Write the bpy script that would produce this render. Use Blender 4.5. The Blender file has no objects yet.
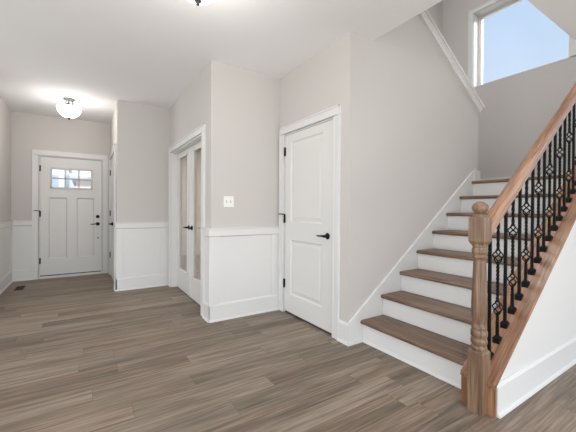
import bpy, bmesh, math, random
from mathutils import Vector, Matrix
random.seed(7)
PI = math.pi
sc = bpy.context.scene
col = sc.collection

# ------------------------------------------------------------------ camera
YAW, PITCH, ROLL, FPX, CYP, CAMH = 0.5713, -0.0059, 0.0062, 317.5, 211.62, 1.182
cam_data = bpy.data.cameras.new('camera')
cam = bpy.data.objects.new('camera', cam_data)
col.objects.link(cam)
F0 = Vector((math.sin(YAW), math.cos(YAW), 0)); R0 = Vector((math.cos(YAW), -math.sin(YAW), 0)); U0 = Vector((0, 0, 1))
F = F0 * math.cos(PITCH) + U0 * math.sin(PITCH)
U2 = -F0 * math.sin(PITCH) + U0 * math.cos(PITCH)
R = R0 * math.cos(ROLL) + U2 * math.sin(ROLL)
U = -R0 * math.sin(ROLL) + U2 * math.cos(ROLL)
m = Matrix((R, U, -F)).transposed().to_4x4()
m.translation = (0, 0, CAMH)
cam.matrix_world = m
cam_data.sensor_fit = 'HORIZONTAL'
cam_data.sensor_width = 36
cam_data.lens = FPX / 576 * 36
cam_data.shift_y = -(216 - CYP) / 576
cam_data.clip_start = 0.05
sc.camera = cam

# ------------------------------------------------------------------ world, lights, exposure
sc.view_settings.view_transform = 'Standard'
sc.view_settings.look = 'None'
sc.view_settings.gamma = 1
sc.view_settings.use_curve_mapping = False
sc.view_settings.exposure = 0.86
POW = dict(rear=24, rearup=72, left=36, leftup=24, side=1, stairwin=200, upper=26, study=42, lamps=15, living=54, world=.545)
w = bpy.data.worlds.new('sky'); sc.world = w; w.use_nodes = True
nt = w.node_tree; nt.nodes.clear()
wo = nt.nodes.new('ShaderNodeOutputWorld'); bg = nt.nodes.new('ShaderNodeBackground')
tc = nt.nodes.new('ShaderNodeTexCoord'); sx = nt.nodes.new('ShaderNodeSeparateXYZ')
mr = nt.nodes.new('ShaderNodeMapRange'); mr.inputs['From Min'].default_value = -1; mr.inputs['From Max'].default_value = 1
cr = nt.nodes.new('ShaderNodeValToRGB')
e = cr.color_ramp.elements
e[0].position = 0.48; e[0].color = (.72, .71, .68, 1)
e[1].position = 0.5; e[1].color = (.92, .96, 1, 1)
e2 = e.new(0.62); e2.color = (.68, .83, 1, 1)
e3 = e.new(0.9); e3.color = (.42, .62, .98, 1)
nt.links.new(tc.outputs['Generated'], sx.inputs[0]); nt.links.new(sx.outputs['Z'], mr.inputs['Value'])
nt.links.new(mr.outputs[0], cr.inputs[0]); nt.links.new(cr.outputs[0], bg.inputs[0]); nt.links.new(bg.outputs[0], wo.inputs[0])
bg.inputs[1].default_value = POW['world']

sun = bpy.data.lights.new('sun', 'SUN'); sun.energy = 1.8; sun.angle = .01; sun.color = (1, .96, .9)
so = bpy.data.objects.new('sun', sun); col.objects.link(so); so.rotation_euler = Vector((-.1, .62, -.78)).to_track_quat('-Z', 'Y').to_euler()
def area(name, loc, d, sx_, sy_, power, color=(1, 1, 1)):
    l = bpy.data.lights.new(name, 'AREA'); l.shape = 'RECTANGLE'; l.size = sx_; l.size_y = sy_; l.energy = power; l.color = color
    o = bpy.data.objects.new(name, l); col.objects.link(o); o.location = loc
    o.rotation_euler = Vector(d).to_track_quat('-Z', 'Y').to_euler()
    return o
# unseen panels added as daylight fill; two low ones tilt up for the ceiling
area('rear_daylight_fill', (0.6, -4.6, 1.7), (0, 1, 0), 7, 3, POW['rear'], (.94, .975, 1))
area('rear_uplight_fill', (0.6, -3.6, .5), (0, 1, 1.1), 6, 1.0, POW['rearup'], (.94, .975, 1))
area('left_daylight_fill', (-4.6, .9, 1.4), (1, .05, 0), 5.5, 2.4, POW['left'], (.94, .975, 1))
area('left_uplight_fill', (-3.4, 2.4, .4), (1, .1, 1.1), 4.5, .8, POW['leftup'], (.94, .975, 1))
area('side_fill', (5.8, -1.6, 1.5), (-1, .2, .1), 2.6, 2.2, POW['side'], (.94, .975, 1))
# daylight through the stairwell window
area('stair_window_daylight', (7.4, .4, 5.9), (-2, 1.4, -1.9), 2.2, 2.2, POW['stairwin'], (.95, .98, 1))
# unseen panel added overhead behind the camera, for downward shading on trim and doors
area('overhead_fill', (.4, -1.4, 2.70), (0, .25, -1), 3.0, 1.6, POW['living'], (.97, .985, 1))
# unseen fill added above the stairwell; lamp of the study, also out of view
area('upper_hall_fill', (3.0, 1.9, 5.35), (0, 0, -1), 1.2, .9, POW['upper'], (.95, .985, 1))
area('study_lamp', (2.9, 6.0, 2.66), (0, 0, -1), 1.4, 2.4, POW['study'], (1, .93, .84))

# ------------------------------------------------------------------ materials
def newmat(name):
    mt = bpy.data.materials.new(name); mt.use_nodes = True
    b = mt.node_tree.nodes['Principled BSDF']
    return mt, mt.node_tree, b
def lin(c):
    return tuple(((v / 255 + .055) / 1.055) ** 2.4 if v > 10 else v / 255 / 12.92 for v in c) + (1,)
def paint(name, rgb, rough=.6, bump=.02, scale=120, spec=.3, vary=.03):
    mt, t, b = newmat(name)
    n = t.nodes.new('ShaderNodeTexNoise'); n.inputs['Scale'].default_value = scale
    c = t.nodes.new('ShaderNodeTexCoord'); t.links.new(c.outputs['Object'], n.inputs['Vector'])
    n2 = t.nodes.new('ShaderNodeTexNoise'); n2.inputs['Scale'].default_value = 1.3; t.links.new(c.outputs['Object'], n2.inputs['Vector'])
    mx = t.nodes.new('ShaderNodeMixRGB'); mx.inputs[1].default_value = lin(rgb)
    mx.inputs[2].default_value = tuple(v * (1 - vary) for v in lin(rgb)[:3]) + (1,)
    t.links.new(n2.outputs['Fac'], mx.inputs[0]); t.links.new(mx.outputs[0], b.inputs['Base Color'])
    bp = t.nodes.new('ShaderNodeBump'); bp.inputs['Strength'].default_value = bump; bp.inputs['Distance'].default_value = .002
    t.links.new(n.outputs['Fac'], bp.inputs['Height']); t.links.new(bp.outputs[0], b.inputs['Normal'])
    b.inputs['Roughness'].default_value = rough; b.inputs['Specular IOR Level'].default_value = spec
    return mt
def metal(name, rgb, rough=.35, metallic=1.0):
    mt, t, b = newmat(name)
    b.inputs['Base Color'].default_value = lin(rgb); b.inputs['Metallic'].default_value = metallic; b.inputs['Roughness'].default_value = rough
    n = t.nodes.new('ShaderNodeTexNoise'); n.inputs['Scale'].default_value = 60
    mrr = t.nodes.new('ShaderNodeMapRange'); mrr.inputs['To Min'].default_value = rough * .8; mrr.inputs['To Max'].default_value = rough * 1.2
    t.links.new(n.outputs['Fac'], mrr.inputs['Value']); t.links.new(mrr.outputs[0], b.inputs['Roughness'])
    return mt
def wood(name, dark, mid, light, axis=0, rough=.38, fine=1.0, tilt=0):
    """grain runs along the given object axis"""
    mt, t, b = newmat(name)
    c0 = t.nodes.new('ShaderNodeTexCoord'); c = t.nodes.new('ShaderNodeMapping'); c.inputs['Rotation'].default_value = (0, tilt, 0); t.links.new(c0.outputs['Object'], c.inputs[0]); mp = t.nodes.new('ShaderNodeMapping')
    s = [22 * fine, 22 * fine, 22 * fine]; s[axis] = 1.6 * fine
    mp.inputs['Scale'].default_value = s
    n = t.nodes.new('ShaderNodeTexNoise'); n.inputs['Scale'].default_value = 1; n.inputs['Detail'].default_value = 6; n.inputs['Distortion'].default_value = .6
    t.links.new(c.outputs[0], mp.inputs[0]); t.links.new(mp.outputs[0], n.inputs['Vector'])
    mp2 = t.nodes.new('ShaderNodeMapping'); s2 = [110, 110, 110]; s2[axis] = 5; mp2.inputs['Scale'].default_value = s2
    n2 = t.nodes.new('ShaderNodeTexNoise'); n2.inputs['Scale'].default_value = 1; n2.inputs['Detail'].default_value = 3
    t.links.new(c.outputs[0], mp2.inputs[0]); t.links.new(mp2.outputs[0], n2.inputs['Vector'])
    r = t.nodes.new('ShaderNodeValToRGB'); el = r.color_ramp.elements
    el[0].position = .32; el[0].color = lin(dark); el[1].position = .68; el[1].color = lin(light)
    x = el.new(.5); x.color = lin(mid)
    mixf = t.nodes.new('ShaderNodeMath'); mixf.operation = 'MULTIPLY_ADD'; mixf.inputs[1].default_value = .45
    sub = t.nodes.new('ShaderNodeMath'); sub.operation = 'MULTIPLY'; sub.inputs[1].default_value = .55
    t.links.new(n.outputs['Fac'], sub.inputs[0]); t.links.new(n2.outputs['Fac'], mixf.inputs[0]); t.links.new(sub.outputs[0], mixf.inputs[2])
    t.links.new(mixf.outputs[0], r.inputs[0]); t.links.new(r.outputs[0], b.inputs['Base Color'])
    bp = t.nodes.new('ShaderNodeBump'); bp.inputs['Strength'].default_value = .12; bp.inputs['Distance'].default_value = .002
    t.links.new(n2.outputs['Fac'], bp.inputs['Height']); t.links.new(bp.outputs[0], b.inputs['Normal'])
    b.inputs['Roughness'].default_value = rough; b.inputs['Specular IOR Level'].default_value = .4
    return mt

WALL = paint('greige_wall_paint', (204, 199, 195), .75)
CEIL = paint('ceiling_paint', (243, 243, 243), .85)
TRIM = paint('white_trim_paint', (224, 223, 221), .4, .01, 60, .4, .01)
DOORW = paint('white_door_paint', (221, 219, 216), .42, .01, 60, .4, .01)
BLACK = metal('matte_black_iron', (5, 5, 6), .6, .0)
BLACK.node_tree.nodes['Principled BSDF'].inputs['Specular IOR Level'].default_value = .25
BRONZE = metal('dark_bronze', (70, 55, 42), .5, .5)
NICKEL = metal('brushed_nickel', (92, 87, 82), .35)
OAK = wood('stained_oak_upright', (84, 62, 47), (124, 98, 78), (160, 134, 110), 2)
OAKX = wood('stained_oak_warm', (100, 70, 51), (150, 111, 86), (184, 148, 121), 0, tilt=math.atan(.745), rough=.24)
OAKV = wood('stained_oak_warm_upright', (100, 66, 46), (146, 102, 74), (180, 138, 106), 2)
OAKT = wood('stained_oak_tread', (76, 55, 41), (114, 90, 72), (146, 122, 102), 1, .42)
PLASTIC = paint('white_plastic', (240, 238, 234), .35, 0, 60, .5, .0)
DARK = paint('dark_slot', (60, 58, 56), .7)

def floor_mat():
    mt, t, b = newmat('vinyl_plank_floor')
    N = t.nodes.new; L = t.links.new
    c = N('ShaderNodeTexCoord'); s = N('ShaderNodeSeparateXYZ'); L(c.outputs['Object'], s.inputs[0])
    def M(op, a, b_=None, c_=None):
        n = N('ShaderNodeMath'); n.operation = op
        for i, v in enumerate((a, b_, c_)):
            if v is None: continue
            if isinstance(v, (int, float)): n.inputs[i].default_value = v
            else: L(v, n.inputs[i])
        return n.outputs[0]
    PW, PL = .152, 1.22
    ry = M('DIVIDE', s.outputs['Y'], PW); row = M('FLOOR', ry); fy = M('FRACT', ry)
    wn = N('ShaderNodeTexWhiteNoise'); wn.noise_dimensions = '1D'; L(row, wn.inputs['W'])
    rx = M('ADD', M('DIVIDE', s.outputs['X'], PL), wn.outputs['Value']); cell = M('FLOOR', rx); fx = M('FRACT', rx)
    cb = N('ShaderNodeCombineXYZ'); L(row, cb.inputs[0]); L(cell, cb.inputs[1])
    w2 = N('ShaderNodeTexWhiteNoise'); w2.noise_dimensions = '2D'; L(cb.outputs[0], w2.inputs['Vector'])
    sc3 = N('ShaderNodeSeparateColor'); L(w2.outputs['Color'], sc3.inputs[0])
    # grain, each plank offset
    off = N('ShaderNodeVectorMath'); off.operation = 'MULTIPLY_ADD'; L(w2.outputs['Color'], off.inputs[0]); off.inputs[1].default_value = (9, 9, 9)
    mp = N('ShaderNodeMapping'); mp.inputs['Scale'].default_value = (.9, 20, 1); L(c.outputs['Object'], mp.inputs[0]); L(mp.outputs[0], off.inputs[2])
    n1 = N('ShaderNodeTexNoise'); n1.inputs['Scale'].default_value = 1; n1.inputs['Detail'].default_value = 5; n1.inputs['Roughness'].default_value = .6; n1.inputs['Distortion'].default_value = .8
    L(off.outputs[0], n1.inputs['Vector'])
    off2 = N('ShaderNodeVectorMath'); off2.operation = 'MULTIPLY_ADD'; L(w2.outputs['Color'], off2.inputs[0]); off2.inputs[1].default_value = (31, 31, 31)
    mp2 = N('ShaderNodeMapping'); mp2.inputs['Scale'].default_value = (4, 85, 1); L(c.outputs['Object'], mp2.inputs[0]); L(mp2.outputs[0], off2.inputs[2])
    n2 = N('ShaderNodeTexNoise'); n2.inputs['Scale'].default_value = 1; n2.inputs['Detail'].default_value = 4; L(off2.outputs[0], n2.inputs['Vector'])
    v = M('ADD', M('ADD', M('MULTIPLY', n1.outputs['Fac'], .56), M('MULTIPLY', n2.outputs['Fac'], .36)), M('MULTIPLY', sc3.outputs[0], .12))
    r = N('ShaderNodeValToRGB'); el = r.color_ramp.elements
    el[0].position = .34; el[0].color = lin((84, 75, 65)); el[1].position = .70; el[1].color = lin((170, 154, 138))
    x = el.new(.5); x.color = lin((125, 111, 98))
    L(v, r.inputs[0])
    # warm / grey tint per plank
    tint = N('ShaderNodeMixRGB'); tint.blend_type = 'MULTIPLY'; tint.inputs[0].default_value = .6
    tr = N('ShaderNodeValToRGB'); tr.color_ramp.elements[0].color = (1.0, .90, .81, 1); tr.color_ramp.elements[1].color = (.90, .95, .93, 1)
    L(sc3.outputs[1], tr.inputs[0]); L(r.outputs[0], tint.inputs[1]); L(tr.outputs[0], tint.inputs[2])
    # seams
    ey = M('MINIMUM', fy, M('SUBTRACT', 1, fy)); ex = M('MINIMUM', fx, M('SUBTRACT', 1, fx))
    sm = M('MAXIMUM', M('LESS_THAN', ey, .012), M('LESS_THAN', ex, .0016))
    sm2 = N('ShaderNodeMixRGB'); sm2.inputs[2].default_value = lin((74, 64, 56)); L(M('MULTIPLY', sm, .4), sm2.inputs[0]); L(tint.outputs[0], sm2.inputs[1])
    L(sm2.outputs[0], b.inputs['Base Color'])
    rr = N('ShaderNodeMapRange'); rr.inputs['To Min'].default_value = .38; rr.inputs['To Max'].default_value = .56; L(n1.outputs['Fac'], rr.inputs['Value']); L(rr.outputs[0], b.inputs['Roughness'])
    bp = N('ShaderNodeBump'); bp.inputs['Strength'].default_value = .15; bp.inputs['Distance'].default_value = .002
    L(M('SUBTRACT', n2.outputs['Fac'], sm), bp.inputs['Height']); L(bp.outputs[0], b.inputs['Normal'])
    b.inputs['Specular IOR Level'].default_value = .35
    return mt
FLOOR = floor_mat()

def glass_mat(name='clear_glass', tint=(1, 1, 1, 1)):
    mt, t, b = newmat(name)
    t.nodes.remove(b)
    out = t.nodes['Material Output']
    g = t.nodes.new('ShaderNodeBsdfGlossy'); g.inputs['Roughness'].default_value = .02
    tr = t.nodes.new('ShaderNodeBsdfTransparent'); tr.inputs[0].default_value = tint
    lw = t.nodes.new('ShaderNodeLayerWeight'); lw.inputs['Blend'].default_value = .5
    pw = t.nodes.new('ShaderNodeMath'); pw.operation = 'POWER'; pw.inputs[1].default_value = 5; t.links.new(lw.outputs['Facing'], pw.inputs[0])
    fr = t.nodes.new('ShaderNodeMath'); fr.operation = 'MULTIPLY_ADD'; fr.inputs[1].default_value = .9; fr.inputs[2].default_value = .03; t.links.new(pw.outputs[0], fr.inputs[0])
    mx = t.nodes.new('ShaderNodeMixShader')
    t.links.new(fr.outputs[0], mx.inputs[0]); t.links.new(tr.outputs[0], mx.inputs[1]); t.links.new(g.outputs[0], mx.inputs[2]); t.links.new(mx.outputs[0], out.inputs[0])
    return mt
GLASS = glass_mat()
def emis(name, rgb, strength):
    mt, t, b = newmat(name)
    b.inputs['Base Color'].default_value = (.9, .9, .88, 1); b.inputs['Emission Color'].default_value = rgb + (1,); b.inputs['Emission Strength'].default_value = strength
    b.inputs['Roughness'].default_value = .4
    n = t.nodes.new('ShaderNodeTexNoise'); n.inputs['Scale'].default_value = 9; n.inputs['Detail'].default_value = 3
    mrr = t.nodes.new('ShaderNodeMapRange'); mrr.inputs['To Min'].default_value = strength * .85; mrr.inputs['To Max'].default_value = strength * 1.15
    t.links.new(n.outputs['Fac'], mrr.inputs['Value']); t.links.new(mrr.outputs[0], b.inputs['Emission Strength'])
    return mt
BOWL = emis('lit_alabaster_glass', (1, .985, .96), 3.2)

# ------------------------------------------------------------------ geometry helpers
class MB:
    def __init__(s): s.bm = bmesh.new()
    def box(s, x0, x1, y0, y1, z0, z1, bev=0):
        vs = [s.bm.verts.new((x, y, z)) for x in (x0, x1) for y in (y0, y1) for z in (z0, z1)]
        fs = [(0, 1, 3, 2), (4, 6, 7, 5), (0, 4, 5, 1), (2, 3, 7, 6), (0, 2, 6, 4), (1, 5, 7, 3)]
        fc = [s.bm.faces.new([vs[i] for i in f]) for f in fs]
        if bev:
            ed = list({e for f in fc for e in f.edges})
            bmesh.ops.bevel(s.bm, geom=ed, offset=bev, segments=2, affect='EDGES', profile=.6)
        return s
    def prism(s, pts, plane, a, b, bev=0):
        """polygon pts in plane 'xz','xy','yz' extruded from a to b on the third axis"""
        def mk(p, q):
            return {'xz': (p[0], q, p[1]), 'xy': (p[0], p[1], q), 'yz': (q, p[0], p[1])}[plane]
        A = [s.bm.verts.new(mk(p, a)) for p in pts]; B = [s.bm.verts.new(mk(p, b)) for p in pts]
        fc = [s.bm.faces.new(A), s.bm.faces.new(B[::-1])]
        n = len(pts)
        for i in range(n): fc.append(s.bm.faces.new((A[i], A[(i + 1) % n], B[(i + 1) % n], B[i])))
        if bev:
            ed = list({e for f in fc for e in f.edges})
            bmesh.ops.bevel(s.bm, geom=ed, offset=bev, segments=2, affect='EDGES', profile=.6)
        return s
    def lathe(s, prof, c=(0, 0, 0), seg=32, axis='z', smooth=True, square=False):
        rings = []
        for r, h in prof:
            ring = []
            for k in range(seg):
                a = 2 * PI * k / seg
                u, v = r * math.cos(a), r * math.sin(a)
                p = {'z': (u, v, h), 'y': (u, h, v), 'x': (h, u, v)}[axis]
                ring.append(s.bm.verts.new((p[0] + c[0], p[1] + c[1], p[2] + c[2])))
            rings.append(ring)
        for i in range(len(rings) - 1):
            for k in range(seg):
                f = s.bm.faces.new((rings[i][k], rings[i][(k + 1) % seg], rings[i + 1][(k + 1) % seg], rings[i + 1][k])); f.smooth = smooth
        for ring in (rings[0], rings[-1]):
            if len(ring) > 2:
                try: s.bm.faces.new(ring)
                except ValueError: pass
        return s
    def tube(s, pts, r, seg=8, smooth=True, radii=None):
        rings = []; up = Vector((0.13, 0.21, 0.97))
        P = [Vector(p) for p in pts]
        prev = None
        for i, p in enumerate(P):
            d = (P[min(i + 1, len(P) - 1)] - P[max(i - 1, 0)]).normalized()
            if prev is None:
                a = d.cross(up)
                if a.length < .05: a = d.cross(Vector((1, 0, 0)))
            else: a = prev - d * prev.dot(d)
            a.normalize(); prev = a; b = d.cross(a)
            rr = radii[i] if radii else r
            rings.append([s.bm.verts.new(p + (a * math.cos(2 * PI * k / seg) + b * math.sin(2 * PI * k / seg)) * rr) for k in range(seg)])
        for i in range(len(rings) - 1):
            for k in range(seg):
                f = s.bm.faces.new((rings[i][k], rings[i][(k + 1) % seg], rings[i + 1][(k + 1) % seg], rings[i + 1][k])); f.smooth = smooth
        s.bm.faces.new(rings[0]); s.bm.faces.new(rings[-1][::-1])
        return s
    def loft(s, rings, smooth=False, cap=True):
        """rings: list of lists of points"""
        R_ = [[s.bm.verts.new(p) for p in r] for r in rings]; n = len(R_[0])
        for i in range(len(R_) - 1):
            for k in range(n):
                f = s.bm.faces.new((R_[i][k], R_[i][(k + 1) % n], R_[i + 1][(k + 1) % n], R_[i + 1][k])); f.smooth = smooth
        if cap: s.bm.faces.new(R_[0]); s.bm.faces.new(R_[-1][::-1])
        return s
    def build(s, name, mat, parent=None):
        bmesh.ops.recalc_face_normals(s.bm, faces=s.bm.faces)
        me = bpy.data.meshes.new(name); s.bm.to_mesh(me); s.bm.free()
        me.materials.append(mat)
        o = bpy.data.objects.new(name, me); col.objects.link(o)
        if parent: o.parent = parent
        return o
def empty(name, loc=(0, 0, 0), rz=0):
    o = bpy.data.objects.new(name, None); col.objects.link(o); o.location = loc; o.rotation_euler = (0, 0, rz); o.empty_display_size = .1
    return o
def tag(o, label, cat, group=None, kind=None):
    o['label'] = label; o['category'] = cat
    if group: o['group'] = group
    if kind: o['kind'] = kind
    return o
def struct(o, label=None, cat=None):
    o['kind'] = 'structure'
    if label: o['label'] = label
    if cat: o['category'] = cat
    return o
def copy_tree(o, parent=None):
    c = o.copy(); col.objects.link(c)
    if parent: c.parent = parent
    for ch in list(o.children): copy_tree(ch, c)
    return c

# ------------------------------------------------------------------ plan of the house (metres)
XL, XH, X3, XC = -.984, .400, 1.116, 1.959
YF, Y2, Y3, YS = 6.693, 5.161, 3.233, 2.051
ZC = 2.74            # ceiling
XO, YO = 2.232, 1.030  # stairwell opening in the ceiling
XB, YU, ZU = 5.20, 3.195, 5.52  # stairwell back wall, far wall, upper ceiling
T = .115
RP, RN = .1925, .2657   # riser, run
CS = .745               # slope of curb and rail
YREAR = -3.0
M90 = -PI / 2

def wall(name, loc, rz, L, H, opens=(), t=T, z0=0, label=None):
    """face in the local plane y = 0 looking to -y; x runs left to right as seen from the camera side"""
    b = MB(); x = 0
    for (a, c, za, zb) in sorted(opens):
        if a > x: b.box(x, a, 0, t, z0, H)
        if za > z0: b.box(a, c, 0, t, z0, za)
        if zb < H: b.box(a, c, 0, t, zb, H)
        x = c
    if x < L: b.box(x, L, 0, t, z0, H)
    o = b.build(name, WALL); o.location = loc; o.rotation_euler = (0, 0, rz)
    return struct(o, label, 'wall')

# floor and ceilings
b = MB(); b.box(-4.8, 6.2, -4.8, YF + .12, -.08, 0); b.box(1.1, 6.2, YF + .12, 8.3, -.08, 0)
struct(b.build('floor', FLOOR), 'grey-brown wood plank floor running through the hall', 'floor')
b = MB()
b.box(-4.8, XO, YREAR, YF + .12, ZC, 3.04)
b.box(XO, 6.2, YREAR, YO, ZC, 3.04)
b.box(XO, 6.2, YU, YF + .12, ZC, 3.04); b.box(1.1, 6.2, YF + .12, 8.3, ZC, 3.04)
struct(b.build('ceiling', CEIL), 'smooth pale grey ceiling with the stairwell opening', 'ceiling')
b = MB(); b.box(XO - 1.2, XB + .2, YO - .2, YU + .2, ZU, ZU + .1)
struct(b.build('ceiling_upper', CEIL), 'upper ceiling above the stairwell', 'ceiling')

# walls
YL0 = 4.7
wall('wall_left', (XL, YL0, 0), PI / 2, YF - YL0, ZC, label='left hall wall with white wainscot')
FD0, FD1 = -.632, .282
wall('wall_entry', (XL, YF, 0), 0, XH - XL + T, ZC, [(FD0 - XL, FD1 - XL, 0, 2.065)], label='entry wall around the front door')
HC0, HC1 = YF - 6.49, YF - 5.43
wall('wall_hall_closet', (XH, YF, 0), M90, YF - Y2 - T, ZC, [(HC0, HC1, 0, 2.055)], label='narrow hall wall holding the double closet door')
wall('wall_hall_end', (XH, Y2, 0), 0, X3 - XH + T, ZC, label='shaded wall between hall closet and french door')
ST0, ST1 = Y2 - 5.0, Y2 - 3.5
wall('wall_study', (X3, Y2, 0), M90, Y2 - Y3 - T, ZC, [(ST0, ST1, 0, 2.03)], label='wall holding the glass french doors')
wall('wall_switch', (X3, Y3, 0), 0, XC - X3 + T, ZC, label='wall with the light switch above white wainscot')
CD0, CD1 = Y3 - 3.122, Y3 - 2.258
wall('wall_closet', (XC, Y3, 0), M90, Y3 - YS - T, ZC, [(CD0, CD1, 0, 2.05)], label='wall holding the white panel closet door')
# stair wall: full height to the ceiling, then its top follows the upper flight
XE = 4.128
def capz(x): return 2.415 + .655 * (4.15 - x)
pts = [(XC, 0), (XE, 0), (XE, capz(XE) + .02), (XO - .0, capz(XO) + .02), (XO, ZC), (XC, ZC)]
b = MB(); b.prism(pts, 'xz', YS, YS + T)
struct(b.build('wall_stair', WALL), 'tall wall along the left side of the staircase', 'wall')
WN = dict(y0=1.472, y1=2.675, z0=3.148, z1=4.315)
wall('wall_landing', (XB, YU, 0), M90, YU - .9, ZU, [(YU - WN['y1'], YU - WN['y0'], WN['z0'], WN['z1'])], t=.22, label='shaded stairwell wall below the square window')
wall('wall_stairwell_far', (XO - 1.2, YU, 0), 0, XB - XO + 1.2, ZU, z0=3.04, label='far stairwell wall beyond the sloped cap')
b = MB(); b.box(XE - 1.9, XB, YU, YU + T, 0, ZC)
struct(b.build('wall_stairwell_lower', WALL), None, 'wall')
b = MB(); b.box(XO - 1.2, XB + .1, YO - .115, YO, 3.04, ZU); b.box(XO - 1.3, XO - 1.2, YO - .1, YU + .1, 3.04, ZU)
struct(b.build('wall_upper_hall', WALL), None, 'wall')
b = MB(); b.box(4.12, XB, .915, YO, 0, ZC)
struct(b.build('wall_landing_side', WALL), None, 'wall')
b = MB(); b.box(-4.8, XL - T, YL0, YL0 + T, 0, ZC)
struct(b.build('wall_dining', WALL), None, 'wall')
# study beyond the french doors
b = MB(); b.box(1.1, 4.6, 8.2, 8.3, 0, ZC); b.box(4.5, 4.6, YU + T, 8.2, 0, ZC); b.box(1.1, 1.2, Y2 + T, 8.2, 0, ZC); b.box(X3 + T, XC + T, Y3 + T, Y3 + T + .01, 0, ZC)
struct(b.build('wall_study_inner', WALL), 'warm lit wall of the study seen through the french doors', 'wall')

# ------------------------------------------------------------------ trim
ZR0, ZR1, ZB = .893, .985, .186
def shaped_base(b, x0, x1, y=0):
    b.prism([(y, 0), (y - .016, 0), (y - .016, ZB - .02), (y - .011, ZB - .008), (y - .007, ZB), (y, ZB)], 'yz', x0, x1)
    b.prism([(y - .016, 0), (y - .030, 0), (y - .028, .012), (y - .022, .019), (y - .016, .021)], 'yz', x0, x1)
def baseboard(name, loc, rz, x0, x1, label=None):
    b = MB(); shaped_base(b, x0, x1); o = b.build(name, TRIM); o.location = loc; o.rotation_euler = (0, 0, rz)
    return struct(o, label or 'tall white baseboard', 'baseboard')
def wainscot(name, loc, rz, x0, x1, stiles=(), label=None):
    b = MB()
    b.box(x0, x1, -.005, 0, ZB - .01, ZR0 + .01)
    b.prism([(0, ZR0 - .006), (-.005, ZR0 - .006), (-.022, ZR0 + .009), (-.022, ZR1 - .014), (-.032, ZR1 - .011), (-.032, ZR1), (0, ZR1)], 'yz', x0, x1)
    for a, c in stiles: b.box(a, c, -.014, -.0045, ZB - .01, ZR0)
    o = b.build(name, TRIM); o.location = loc; o.rotation_euler = (0, 0, rz)
    return struct(o, label or 'white wainscot panel and chair rail', 'wainscot')
CW = .088
wl = YF - YL0
baseboard('baseboard_left', (XL, YL0, 0), PI / 2, 0, wl, 'white baseboard along the left hall wall')
wainscot('trim_1', (XL, YL0, 0), PI / 2, 0, wl, [(wl - .10, wl), (wl - 1.3, wl - 1.2)], 'white wainscot on the left hall wall')
# left wall faces +x: rotate PI/2 puts the face normal (-y) to +x
baseboard('baseboard_entry', (XL, YF, 0), 0, 0, FD0 - CW - XL, 'short white baseboard left of the front door')
wainscot('trim_2', (XL, YF, 0), 0, 0, FD0 - CW - XL, [], 'short white wainscot left of the front door')
L2 = X3 - XH
e1 = YF - Y2
baseboard('baseboard_hall_closet', (XH, YF, 0), M90, HC1 + CW, e1 + .016, 'sliver of baseboard beside the hall closet')
wainscot('trim_3', (XH, YF, 0), M90, HC1 + CW, e1 + .014, [], 'sliver of wainscot beside the hall closet')
baseboard('baseboard_hall_end', (XH, Y2, 0), 0, -.016, L2 - .018, 'white baseboard between hall closet and french doors')
wainscot('trim_4', (XH, Y2, 0), 0, -.014, L2 - .018, [(0, .075), (L2 - .13, L2 - .018)], 'white wainscot between hall closet and french doors')
e3 = Y2 - Y3
baseboard('baseboard_study', (X3, Y2, 0), M90, ST1 + CW, e3 + .016, 'short baseboard right of the french doors')
wainscot('trim_5', (X3, Y2, 0), M90, ST1 + CW, e3 + .014, [], 'short wainscot right of the french doors')
L3 = XC - X3
baseboard('baseboard_switch', (X3, Y3, 0), 0, -.016, L3 - .0, 'white baseboard below the light switch')
wainscot('trim_6', (X3, Y3, 0), 0, -.014, L3, [(0, .095), (L3 - .115, L3)], 'white wainscot below the light switch')
e4 = Y3 - YS
baseboard('baseboard_closet', (XC, Y3, 0), M90, CD1 + CW, e4 + .016, 'short baseboard between closet door and staircase')

def casing(parent, x0, x1, h, w=CW, left=True, right=True, y=0):
    """flat casing with a raised outer band, around an opening x0..x1 of height h, local face y=0"""
    b = MB()
    def side(a, c, outer):
        b.box(a, c, y - .017, y, 0, h + w * 0)
        b.box(*( (a, a + .014) if outer < 0 else (c - .014, c)), y - .025, y - .0165, 0, h + w - .0)
        b.box(*( (c - .012, c) if outer < 0 else (a, a + .012)), y - .021, y - .0165, 0, h)
    r = .006
    if left: side(x0 - w, x0 - r, -1)
    if right: side(x1 + r, x1 + w, 1)
    xa, xb = x0 - w, x1 + w
    b.box(xa, xb, y - .017, y, h + r, h + w)
    b.box(xa, xb, y - .025, y - .0165, h + w - .014, h + w)
    b.box(x0 - r, x1 + r, y - .021, y - .0165, h + r, h + r + .012)
    return b.build('casing', TRIM, parent)
def jamb(parent, x0, x1, h, t=T, jt=.012):
    b = MB()
    b.box(x0 - .004, x0 + jt, 0, t, 0, h); b.box(x1 - jt, x1 + .004, 0, t, 0, h); b.box(x0 + jt, x1 - jt, 0, t, h - jt, h + .004)
    return b.build('jamb', TRIM, parent)
def hinge(parent, x, z, y, stop=False):
    b = MB(); b.box(x - .013, x + .013, y - .004, y + .001, z - .048, z + .048); b.lathe([(.0075, -.05), (.0075, .05)], (x, y - .008, z), 10)
    if stop:
        b.tube([(x, y - .01, z + .05), (x - .03, y - .03, z + .052), (x - .055, y - .035, z + .052)], .006, 8)
        b.lathe([(.012, 0), (.012, .012)], (x - .06, y - .036, z + .046), 10)
    return b.build('hinge', BLACK, parent)
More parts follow.
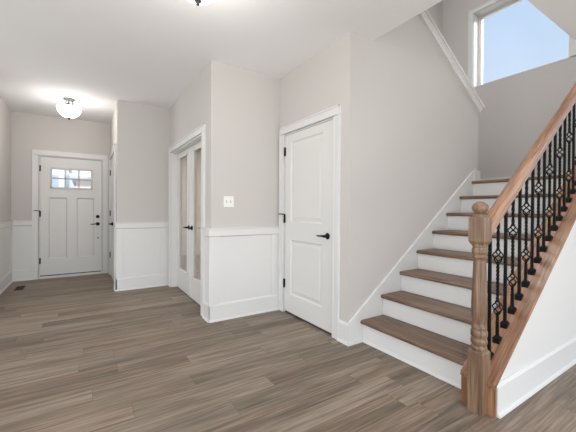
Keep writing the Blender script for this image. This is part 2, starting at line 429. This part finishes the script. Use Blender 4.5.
def lever(parent, x, z, y, d=-1, L=.115):
    b = MB()
    b.lathe([(.0, 0), (.031, 0), (.031, -.006), (.026, -.011), (.013, -.014), (.011, -.045), (.014, -.05), (.0, -.052)], (x, y, z), 24, 'y')
    b.tube([(x, y - .042, z), (x + d * .03, y - .046, z), (x + d * .08, y - .048, z - .002), (x + d * L, y - .044, z - .001)], .008, 10, radii=[.011, .009, .0075, .006])
    return b.build('door_handle', BLACK, parent)
def slab(name, parent, x0, x1, z0, z1, y0, t, panels, mat=DOORW, through=(), shaker=False):
    """door leaf with sunk panels (a,c,za,zb); panels in `through` are open for glass"""
    b = MB()
    xs = sorted({x0, x1} | {p[0] for p in panels} | {p[1] for p in panels})
    zs = sorted({z0, z1} | {p[2] for p in panels} | {p[3] for p in panels})
    def inside(xa, za):
        for i, p in enumerate(panels):
            if p[0] <= xa < p[1] - 1e-6 and p[2] <= za < p[3] - 1e-6: return i
        return None
    # solid rectangles merged per column run
    for i in range(len(xs) - 1):
        run = None
        for j in range(len(zs) - 1):
            k = inside(xs[i], zs[j])
            if k is None:
                if run is None: run = zs[j]
            else:
                if run is not None: b.box(xs[i], xs[i + 1], y0, y0 + t, run, zs[j]); run = None
        if run is not None: b.box(xs[i], xs[i + 1], y0, y0 + t, run, zs[-1])
    for i, (a, c, za, zb) in enumerate(panels):
        if i in through: continue
        d = .012 if not shaker else .019
        b.box(a, c, y0 + d, y0 + t - d, za, zb)
        if shaker:
            def rg(o, yy): return [(a + o, yy, za + o), (c - o, yy, za + o), (c - o, yy, zb - o), (a + o, yy, zb - o)]
            b.loft([rg(0, y0 + .0005), rg(.020, y0 + d + .0005)], cap=False)
        if not shaker:
            # ovolo slope and raised field
            g, s_, r_ = .014, .03, .007
            def ring(o, yy): return [(a + o, yy, za + o), (c - o, yy, za + o), (c - o, yy, zb - o), (a + o, yy, zb - o)]
            b.loft([ring(0, y0 + .0005), ring(g, y0 + d + .0005)], cap=False)
            b.loft([ring(g + .012, y0 + d + .001), ring(g + .012 + s_, y0 + d - r_), ring(g + .013 + s_, y0 + d - r_)])
    return b.build(name, mat, parent)

# ---- door_1: front door
d1 = empty('door_1', (0, YF, 0)); struct(d1, 'white front door with a six-pane window', 'door')
casing(d1, FD0, FD1, 2.065); jamb(d1, FD0, FD1, 2.065)
b = MB(); b.box(FD0 + .012, FD1 - .012, -.01, T, 0, .036); b.build('threshold', TRIM, d1)
sx0, sx1 = FD0 + .016, FD1 - .016
LX0, LX1, LZ0, LZ1 = -.472, .122, 1.525, 1.868
slab('door_slab', d1, sx0, sx1, .052, 2.046, .014, .044, [(LX0, LX1, LZ0, LZ1), (-.505, -.243, .325, 1.366), (-.107, .157, .325, 1.366)], through=(0,), shaker=True)
b = MB(); b.box(sx0, sx1, .02, .05, .036, .052); b.build('under_door_shade', DARK, d1)  # dark strip standing for the shade in the gap under the door
fw = .018
b = MB()
b.box(LX0 - .012, LX1 + .012, .004, .016, LZ0 - .012, LZ0 + fw); b.box(LX0 - .012, LX1 + .012, .004, .016, LZ1 - fw, LZ1 + .012)
b.box(LX0 - .012, LX0 + fw, .004, .016, LZ0, LZ1); b.box(LX1 - fw, LX1 + .012, .004, .016, LZ0, LZ1)
for k in (1, 2):
    xm = LX0 + (LX1 - LX0) * k / 3; b.box(xm - .011, xm + .011, .008, .05, LZ0, LZ1)
zm = (LZ0 + LZ1) / 2; b.box(LX0, LX1, .008, .05, zm - .010, zm + .010)
b.build('muntin_grid', paint('muntin_paint', (205, 204, 200), .45), d1)
b = MB(); b.box(LX0, LX1, .028, .034, LZ0, LZ1); b.build('glass_pane', GLASS, d1)
for z, st in ((1.85, False), (1.09, True), (.30, False)): hinge(d1, sx0 - .003, z, .006, st)
lever(d1, .212, .905, .014, -1)
b = MB(); b.lathe([(0, 0), (.03, 0), (.03, -.008), (.022, -.016), (0, -.018)], (.212, .014, 1.038), 20, 'y'); b.box(.206, .218, -.018, 0, 1.026, 1.050); b.build('deadbolt', BLACK, d1)
b = MB(); b.lathe([(0, 0), (.012, 0), (.012, -.006), (.007, -.012), (0, -.012)], (.218, .014, .652), 12, 'y'); b.build('door_viewer', BLACK, d1)

# ---- door_2: double hall closet door (seen at a steep angle)
d2 = empty('door_2', (XH, YF, 0), M90); struct(d2, 'narrow double closet door in the hall, seen edge-on', 'door')
casing(d2, HC0, HC1, 2.055); jamb(d2, HC0, HC1, 2.055)
mid = (HC0 + HC1) / 2
for a, c in ((HC0 + .014, mid - .002), (mid + .002, HC1 - .014)):
    slab('door_slab', d2, a, c, .012, 2.04, .002, .035, [(a + .11, c - .11, 1.05, 1.92), (a + .11, c - .11, .22, .87)])
for z in (1.82, 1.10, .36):
    hinge(d2, HC0 + .010, z, .002); hinge(d2, HC1 - .010, z, .002)
lever(d2, mid - .05, .93, .002, -1, .1); lever(d2, mid + .05, .93, .002, 1, .1)

# ---- door_3: french doors with tall glass
d3 = empty('door_3', (X3, Y2, 0), M90); struct(d3, 'white double french doors with tall glass lights', 'door')
casing(d3, ST0, ST1, 2.03); jamb(d3, ST0, ST1, 2.03)
mid = (ST0 + ST1) / 2
for a, c in ((ST0 + .014, mid - .002), (mid + .002, ST1 - .014)):
    pa, pc = a + .14, c - .14
    s_ = slab('door_slab', d3, a, c, .012, 2.014, .078, .036, [(pa, pc, .29, 1.945)], through=(0,))
    b = MB()
    for (xa, xb, za, zb) in ((pa - .008, pc + .008, .282, .304), (pa - .008, pc + .008, 1.931, 1.953), (pa - .008, pa + .014, .29, 1.945), (pc - .014, pc + .008, .29, 1.945)):
        b.box(xa, xb, .071, .080, za, zb)
    b.build('glazing_bead', TRIM, s_)
    b = MB(); b.box(pa, pc, .094, .099, .29, 1.945); b.build('glass_pane', GLASS, s_)
b = MB(); b.box(mid - .018, mid + .018, .070, .079, .012, 2.014); b.build('astragal', TRIM, d3)
lever(d3, mid - .07, .935, .078, -1, .125); lever(d3, mid + .07, .935, .078, 1, .125)

# ---- door_4: closet door by the staircase
d4 = empty('door_4', (XC, Y3, 0), M90); struct(d4, 'white two-panel closet door beside the staircase', 'door')
casing(d4, CD0, CD1, 2.05); jamb(d4, CD0, CD1, 2.05)
a, c = CD0 + .014, CD1 - .014
slab('door_slab', d4, a, c, .022, 2.032, .001, .036, [(.24, .805, 1.045, 1.945), (.24, .805, .225, .845)])
b = MB(); b.box(a, c, .012, .030, 0, .022); b.box(a, c, .014, .030, 2.032, 2.038); b.build('door_gap_shade', DARK, d4)  # dark strips standing for shade in the gaps above and below the leaf
for z, st in ((1.85, False), (1.08, True), (.335, False)): hinge(d4, a - .004, z, -.001, st)
lever(d4, Y3 - 2.345, .932, .001, -1)

# ------------------------------------------------------------------ stairwell trim: sloped cap on the stair wall
sl = .655; nrm = Vector((sl, 0, 1)).normalized(); dr = Vector((-1, 0, sl)).normalized()
b = MB()
p0 = Vector((4.153, 0, 2.405)); Lc = 2.45
def q(u, v): p = p0 + dr * u + nrm * v; return (p.x, p.z)
b.prism([q(0, 0), q(Lc, 0), q(Lc, .086), q(0, .086)], 'xz', YS - .018, YS + T + .018)
b.prism([q(-.012, .086), q(Lc, .086), q(Lc, .108), q(-.012, .108)], 'xz', YS - .030, YS + T + .03)
struct(b.build('trim_7', TRIM), 'sloped white cap on top of the stair wall', 'trim')

# ---- window_1 in the stairwell
w1 = empty('window_1', (XB, YU, 0), M90); struct(w1, 'square stairwell window full of blue sky', 'window')
wx0, wx1, wz0, wz1 = YU - WN['y1'], YU - WN['y0'], WN['z0'], WN['z1']
b = MB()
b.box(wx0 - .07, wx0, -.018, 0, wz0, wz1 + .07); b.box(wx1, wx1 + .07, -.018, 0, wz0, wz1 + .07); b.box(wx0, wx1, -.018, 0, wz1, wz1 + .07)
b.box(wx0 - .07, wx0 - .057, -.026, -.017, wz0, wz1 + .07); b.box(wx1 + .057, wx1 + .07, -.026, -.017, wz0, wz1 + .07); b.box(wx0 - .07, wx1 + .07, -.026, -.017, wz1 + .057, wz1 + .07)
b.build('casing', TRIM, w1)
b = MB(); b.box(wx0 - .0, wx1 + .0, -.004, .22, wz0 - .012, wz0); b.build('window_sill', TRIM, w1)
b = MB(); b.box(wx0 - .003, wx0 + .012, 0, .22, wz0, wz1); b.box(wx1 - .012, wx1 + .003, 0, .22, wz0, wz1); b.box(wx0 + .012, wx1 - .012, 0, .22, wz1 - .012, wz1 + .003); b.build('jamb', TRIM, w1)
b = MB(); f = .045
for (xa, xb, za, zb) in ((wx0 + .012, wx1 - .012, wz0, wz0 + f), (wx0 + .012, wx1 - .012, wz1 - f - .012, wz1 - .012), (wx0 + .012, wx0 + .012 + f, wz0 + f, wz1 - f - .012), (wx1 - .012 - f, wx1 - .012, wz0 + f, wz1 - f - .012)):
    b.box(xa, xb,   .135, .19, za, zb)
b.build('window_frame', PLASTIC, w1)
b = MB(); b.box(wx0 + .04, wx1 - .04, .160, .166, wz0 + .03, wz1 - .03); b.build('glass_pane', GLASS, w1)

# ------------------------------------------------------------------ staircase
YI, YW = 1.062, YS   # inner face of the curb, stair wall
st = tag(empty('staircase', (2.12, 1.55, 0)), 'wooden staircase with brown oak treads and white risers', 'staircase')
O = Vector((2.12, 1.55, 0))
def loc(x, y, z): return (x - O.x, y - O.y, z - O.z)
def stbox(b, x0, x1, y0, y1, z0, z1, bev=0): return b.box(x0 - O.x, x1 - O.x, y0 - O.y, y1 - O.y, z0, z1, bev)
XR1 = 2.118
for i in range(8):
    xr = XR1 + RN * i
    b = MB(); stbox(b, xr, xr + .018, YI, YW - .016, RP * i + (.006 if i else 0), RP * (i + 1) - .03)
    if i == 0: b.prism([(xr - O.x, 0), (xr - .014 - O.x, 0), (xr - .012 - O.x, .012), (xr - .006 - O.x, .019), (xr - O.x, .021)], 'xz', YI - O.y, YW - .016 - O.y)
    b.build('riser', TRIM, st)
    zt = RP * (i + 1) + .004; th = .035
    x1 = xr + RN + .001 if i < 7 else XB - .002
    ys = YW - .017 if i < 7 else YW - .017
    # bull-nosed tread profile
    x0 = xr - .032; r = th / 2
    prof = [(x0 + r + r * math.cos(a), zt - r + r * math.sin(a)) for a in [PI / 2 + PI * k / 8 for k in range(9)]]
    prof = [(p[0] - O.x, p[1]) for p in prof] + [(x1 - O.x, zt - th), (x1 - O.x, zt)]
    b = MB(); b.prism(prof, 'xz', YI + .001 - O.y, ys - O.y)
    if i == 7:
        stbox(b, XE + .004, x1, ys, YU - .002, zt - th, zt)
    b.build('tread' if i < 7 else 'landing', OAKT, st)
# skirt board against the wall: follows the flight, meets the landing baseboard
def sk(x): return .205 + .7245 * (x - 1.965)
b = MB()
pts = [(XC, 0), (4.02, 0), (4.02, 8 * RP + .10), (3.99, sk(3.99)), (XC, sk(XC))]
pts = [(p[0] - O.x, p[1]) for p in pts]
b.prism(pts, 'xz', YW - .016 - O.y, YW - .0005 - O.y)
b.prism([(XC - .03 - O.x, 0), (XR1 - O.x, 0), (XR1 - O.x, .021), (XC - .03 - O.x, .021)], 'xz', YW - .029 - O.y, YW - .0165 - O.y)
b.prism([(p[0] - O.x, p[1]) for p in ((XC, sk(XC) - .012), (3.99, sk(3.99) - .012), (3.99, sk(3.99)), (XC, sk(XC)))], 'xz', YW - .021 - O.y, YW - .016 - O.y)
b.build('skirt_board', TRIM, st)
zl = 8 * RP + .006
b = MB()
stbox(b, 3.99, XE + .016, YW - .022, YW - .001, zl, zl + .135); stbox(b, 3.995, 4.03, YW - .028, YW - .022, zl, zl + .155)
stbox(b, XE + .001, XE + .016, YW - .02, YW + T + .01, zl, zl + .135)
stbox(b, XB - .016, XB, YO, YU, zl, zl + .135)
b.build('landing_baseboard', TRIM, st)
# curb (closed outer stringer): white wall below, oak end board, oak sloped cap
XK = 1.973
def kz(x): return .191 + CS * (x - XK)
b = MB()
b.prism([(XK + .02, 0), (4.12, 0), (4.12, kz(4.12) - .024), (XK + .02, kz(XK + .02) - .024)], 'xz', .886, YI - .004)
cw = b.build('wall_under_stair', WALL); struct(cw, 'pale wall below the oak stair curb', 'wall')
cw.data.materials[0] = paint('pale_wall_paint', (222, 220, 217), .65)
b = MB(); b.prism([(XK - O.x, 0), (XK + .02 - O.x, 0), (XK + .02 - O.x, kz(XK + .02) - .024), (XK - O.x, kz(XK) - .024)], 'xz', .876 - O.y, 1.068 - O.y)
o = b.build('stringer_end', OAKV, st)
b = MB(); n_ = Vector((-CS, 0, 1)).normalized()
b.prism([(p[0] - O.x, p[1]) for p in ((XK - .004, kz(XK - .004)), (XK - .004, kz(XK - .004) - .026), (4.118, kz(4.118) - .028), (4.118, kz(4.118)))], 'xz', .872 - O.y, 1.074 - O.y, bev=.004)
b.build('curb_cap', OAKX, st)
b = MB(); b.prism([(p[0] - O.x, p[1]) for p in ((XK + .022, kz(XK + .022) - .030), (4.11, kz(4.11) - .030), (4.11, kz(4.11) - .046), (XK + .022, kz(XK + .022) - .046))], 'xz', .877 - O.y, .886 - O.y)
b.build('highlight_strip', TRIM, st)  # white strip put in for the bright highlight along the curb's outer edge
o = MB(); shaped_base(o, XK + .021, 6.0, .886); struct(o.build('baseboard_under_stair', TRIM), 'white baseboard below the staircase curb', 'baseboard')

# ------------------------------------------------------------------ railing: newel, handrail, iron balusters
YB = .968
rl = tag(empty('stair_railing', (1.965, .962, 0)), 'oak handrail with turned newel post and black iron balusters', 'railing')
RO = Vector((1.965, .962, 0))
b = MB(); h = .0438
b.box(-h, h, -h, h, 0, .352)
b.loft([[(-h, -h, .352), (h, -h, .352), (h, h, .352), (-h, h, .352)], [(-.034, -.034, .368), (.034, -.034, .368), (.034, .034, .368), (-.034, .034, .368)]])
prof = [(.036, .362), (.042, .372), (.043, .383), (.037, .391), (.036, .395), (.043, .404), (.0445, .418), (.042, .432), (.036, .438), (.0445, .446), (.0455, .462), (.0445, .478), (.037, .486), (.042, .494), (.041, .502), (.035, .512),
        (.0365, .53), (.0405, .56), (.0425, .60), (.042, .65), (.039, .73), (.0355, .82), (.033, .885), (.032, .902), (.040, .908), (.041, .916), (.034, .922), (.0415, .932), (.043, .948), (.0405, .962), (.034, .968), (.041, .974), (.041, .984), (.033, .990)]
b.lathe(prof, seg=32)
b.loft([[(-.034, -.034, .984), (.034, -.034, .984), (.034, .034, .984), (-.034, .034, .984)], [(-h, -h, 1.004), (h, -h, 1.004), (h, h, 1.004), (-h, h, 1.004)],
        [(-h, -h, 1.138), (h, -h, 1.138), (h, h, 1.138), (-h, h, 1.138)], [(-.037, -.037, 1.149), (.037, -.037, 1.149), (.037, .037, 1.149), (-.037, .037, 1.149)]])
b.lathe([(.036, 1.147), (.038, 1.153), (.030, 1.160), (.022, 1.164)] + [(.0445 * math.sin(a), 1.200 - .038 * math.cos(a)) for a in [PI * (k + 2) / 16 for k in range(14)]] + [(.002, 1.2385)], seg=32)
b.build('newel_post', OAK, rl)
# handrail: moulded section swept along the slope
def rz_(x): return 1.131 + .760 * (x - 2.205)      # underside of the rail
hw, hh = .032, .092
sec = [(-.019, 0), (.019, 0), (.021, .018), (.030, .030), (hw, .048), (.031, .072), (.026, .084), (.012, hh), (-.012, hh), (-.026, .084), (-.031, .072), (-hw, .048), (-.030, .030), (-.021, .018)]
cs = math.cos(math.atan(CS))
def railring(x):
    return [(x - RO.x, YB + a - RO.y, rz_(x) + v / cs) for a, v in sec]
b = MB(); b.loft([railring(2.008), railring(3.0), railring(4.118)], smooth=False)
hr = b.build('handrail', OAKX, rl)

def twisted(b, z0, z1, a=.0078, turns=3, n=26):
    rings = []
    for k in range(n + 1):
        f = k / n; ang = turns * PI * f
        r = a * 1.25
        rings.append([(r * math.cos(ang + j * PI / 2 + PI / 4), r * math.sin(ang + j * PI / 2 + PI / 4), z0 + (z1 - z0) * f) for j in range(4)])
    b.loft(rings, smooth=False)
def basket(parent, z):
    b = MB(); H = .088
    for j in range(4):
        pts = []
        for k in range(13):
            f = k / 12; ang = j * PI / 2 + f * PI * 1.05; r = .006 + .0225 * math.sin(PI * f) ** 1.1
            pts.append((r * math.cos(ang), r * math.sin(ang), z - H / 2 + H * f))
        b.tube(pts, .0040, 6)
    for zz in (z - H / 2, z + H / 2): b.lathe([(.007, -.009), (.0095, -.004), (.0095, .004), (.007, .009)], (0, 0, zz), 10)
    return b.build('basket', BLACK, parent)
HB = None
def baluster(x, kind):
    zb = kz(x); zt = rz_(x) + .012
    Hh = zt - zb
    o = MB(); a = .0078
    if kind:
        o.box(-a, a, -a, a, 0, .12)
        B1, B2 = .210, .535
        twisted(o, .115, B1 - .04, turns=1.5, n=12); twisted(o, B1 + .04, B2 - .04, turns=5, n=40); twisted(o, B2 + .04, Hh - .05, turns=2, n=16)
        o.box(-a, a, -a, a, Hh - .06, Hh)
    else:
        o.box(-a, a, -a, a, 0, Hh)
    bo = o.build('baluster', BLACK, rl); bo.location = (x - RO.x, YB - RO.y, zb)
    if kind: basket(bo, .210); basket(bo, .535)
    s = MB(); g = .019
    s.loft([[(-g, -g, -g * CS + .001), (g, -g, g * CS + .001), (g, g, g * CS + .001), (-g, g, -g * CS + .001)],
            [(-g, -g, .020), (g, -g, .024), (g, g, .024), (-g, g, .020)], [(-.010, -.010, .034), (.010, -.010, .034), (.010, .010, .034), (-.010, .010, .034)]])
    s.build('shoe', BLACK, bo)
    return bo
x = 2.100; first = {}
for i in range(20):
    xx = 2.100 + .1015 * i
    if xx > 4.06: break
    k = i % 2
    if k not in first: first[k] = baluster(xx, k)
    else:
        c = copy_tree(first[k], rl); c.location = (xx - RO.x, YB - RO.y, kz(xx))

# ------------------------------------------------------------------ ceiling lamps
def ceiling_lamp(x, y, label):
    t = tag(empty('ceiling_lamp', (x, y, ZC)), label, 'ceiling light', 'bowl ceiling lamps in the hall')
    b = MB(); b.lathe([(.0, 0), (.075, 0), (.075, -.008), (.062, -.020), (.02, -.028), (.0, -.028)], seg=32); b.build('canopy', NICKEL, t)
    for k in range(3):
        a = 2 * PI * k / 3 + .5; ca, sa = math.cos(a), math.sin(a)
        b = MB()
        pts = [(.035, -.02), (.05, -.045), (.040, -.075), (.052, -.098), (.10, -.100), (.12, -.092), (.148, -.108)]
        b.tube([(r * ca, r * sa, z) for r, z in pts], .006, 8)
        b.lathe([(.0, .018), (.012, .012), (.015, 0), (.012, -.012), (.0, -.016)], (.158 * ca, .158 * sa, -.112), 12)
        b.build('arm', NICKEL, t)
    b = MB()
    prof = [(.147 * math.cos(u), -.125 - .145 * math.sin(u)) for u in [PI / 2 * k / 12 for k in range(13)]]
    b.lathe([(max(r, .001), z) for r, z in prof] , seg=40); b.build('glass_bowl', BOWL, t)
    b = MB(); b.lathe([(.022, -.268), (.024, -.272), (.014, -.280), (.010, -.286), (.013, -.292), (.002, -.302)], seg=16); b.build('finial', NICKEL, t)
    l = bpy.data.lights.new('bulb', 'POINT'); l.energy = POW['lamps']; l.color = (1, .965, .92); l.shadow_soft_size = .12
    lo = bpy.data.objects.new('bulb', l); col.objects.link(lo); lo.parent = t; lo.location = (0, 0, -.235)
    return t
ceiling_lamp(-.18, 5.50, 'lit white bowl ceiling lamp near the front door')
ceiling_lamp(.590, 1.962, 'lit bowl ceiling lamp cut off by the top edge of the photo')

# ------------------------------------------------------------------ small things
sw = tag(empty('light_switch', (1.314, Y3, 1.266)), 'white double toggle light switch plate on the wall above the wainscot', 'light switch')
b = MB(); b.box(-.058, .058, -.006, 0, -.058, .058, .002); b.build('plate', PLASTIC, sw)
for dx in (-.023, .023):
    b = MB(); b.box(dx - .005, dx + .005, -.0075, -.006, -.012, .012)
    s0 = b.build('toggle_slot', DARK, sw)
    b = MB(); b.prism([(-.006, -.008), (-.017, .004), (-.017, .009), (-.006, .006)], 'yz', dx - .0035, dx + .0035); b.build('toggle', PLASTIC, sw)

vt = tag(empty('floor_vent', (-.79, 6.07, 0)), 'brown metal floor vent near the front door', 'floor vent')
b = MB(); b.box(-.055, .055, -.15, .15, 0.0, .004, .001); b.build('vent_frame', BRONZE, vt)
b = MB()
for k in range(12): b.box(-.042, .042, -.135 + k * .0235, -.135 + k * .0235 + .012, .004, .006)
b.build('grille', DARK, vt)

# ------------------------------------------------------------------ outside the front door: lawn and neighbour house
b = MB(); b.box(-40, 60, YF + .13, 70, -.5, -.4)
GR = paint('lawn', (165, 165, 150), .9, .2, 4)
tag(b.build('front_lawn', GR), 'pale lawn outside the front door panes', 'lawn', kind='stuff')
SID = paint('pale_siding', (250, 234, 228), .8); SID2 = paint('pale_blue_siding', (232, 240, 246), .8); ROOF = paint('grey_shingle', (205, 208, 214), .9)
PANE = paint('pane_blue', (190, 205, 222), .2)
def house(loc_, label, W_, He, Hr, mat, wins):
    hs = tag(empty('neighbor_house', loc_), label, 'house')
    b = MB(); b.box(0, W_, 0, 8, 0, He); b.build('house_wall', mat, hs)
    b = MB(); b.prism([(-.3, He), (W_ + .3, He), (W_ / 2, Hr)], 'xz', -.4, 8.4); b.build('roof', ROOF, hs)
    for xw, zw in wins:
        b = MB(); b.box(xw - .5, xw + .5, -.05, .02, zw, zw + 1.4); f_ = b.build('window', TRIM, hs)
        b = MB(); b.box(xw - .42, xw + .42, -.07, -.05, zw + .08, zw + 1.32); b.build('pane', PANE, f_)
house((-.55, 32, -.4), 'pale beige house seen through the right panes of the front door', 8.0, 3.95, 4.9, SID, [(3.0, 1.3), (5.5, 1.3)])
house((-6.0, 36, -.4), 'pale blue two-storey house seen through the left panes of the front door', 4.6, 5.6, 6.6, SID2, [(3.6, 3.4), (1.4, 3.4), (3.6, .9)])
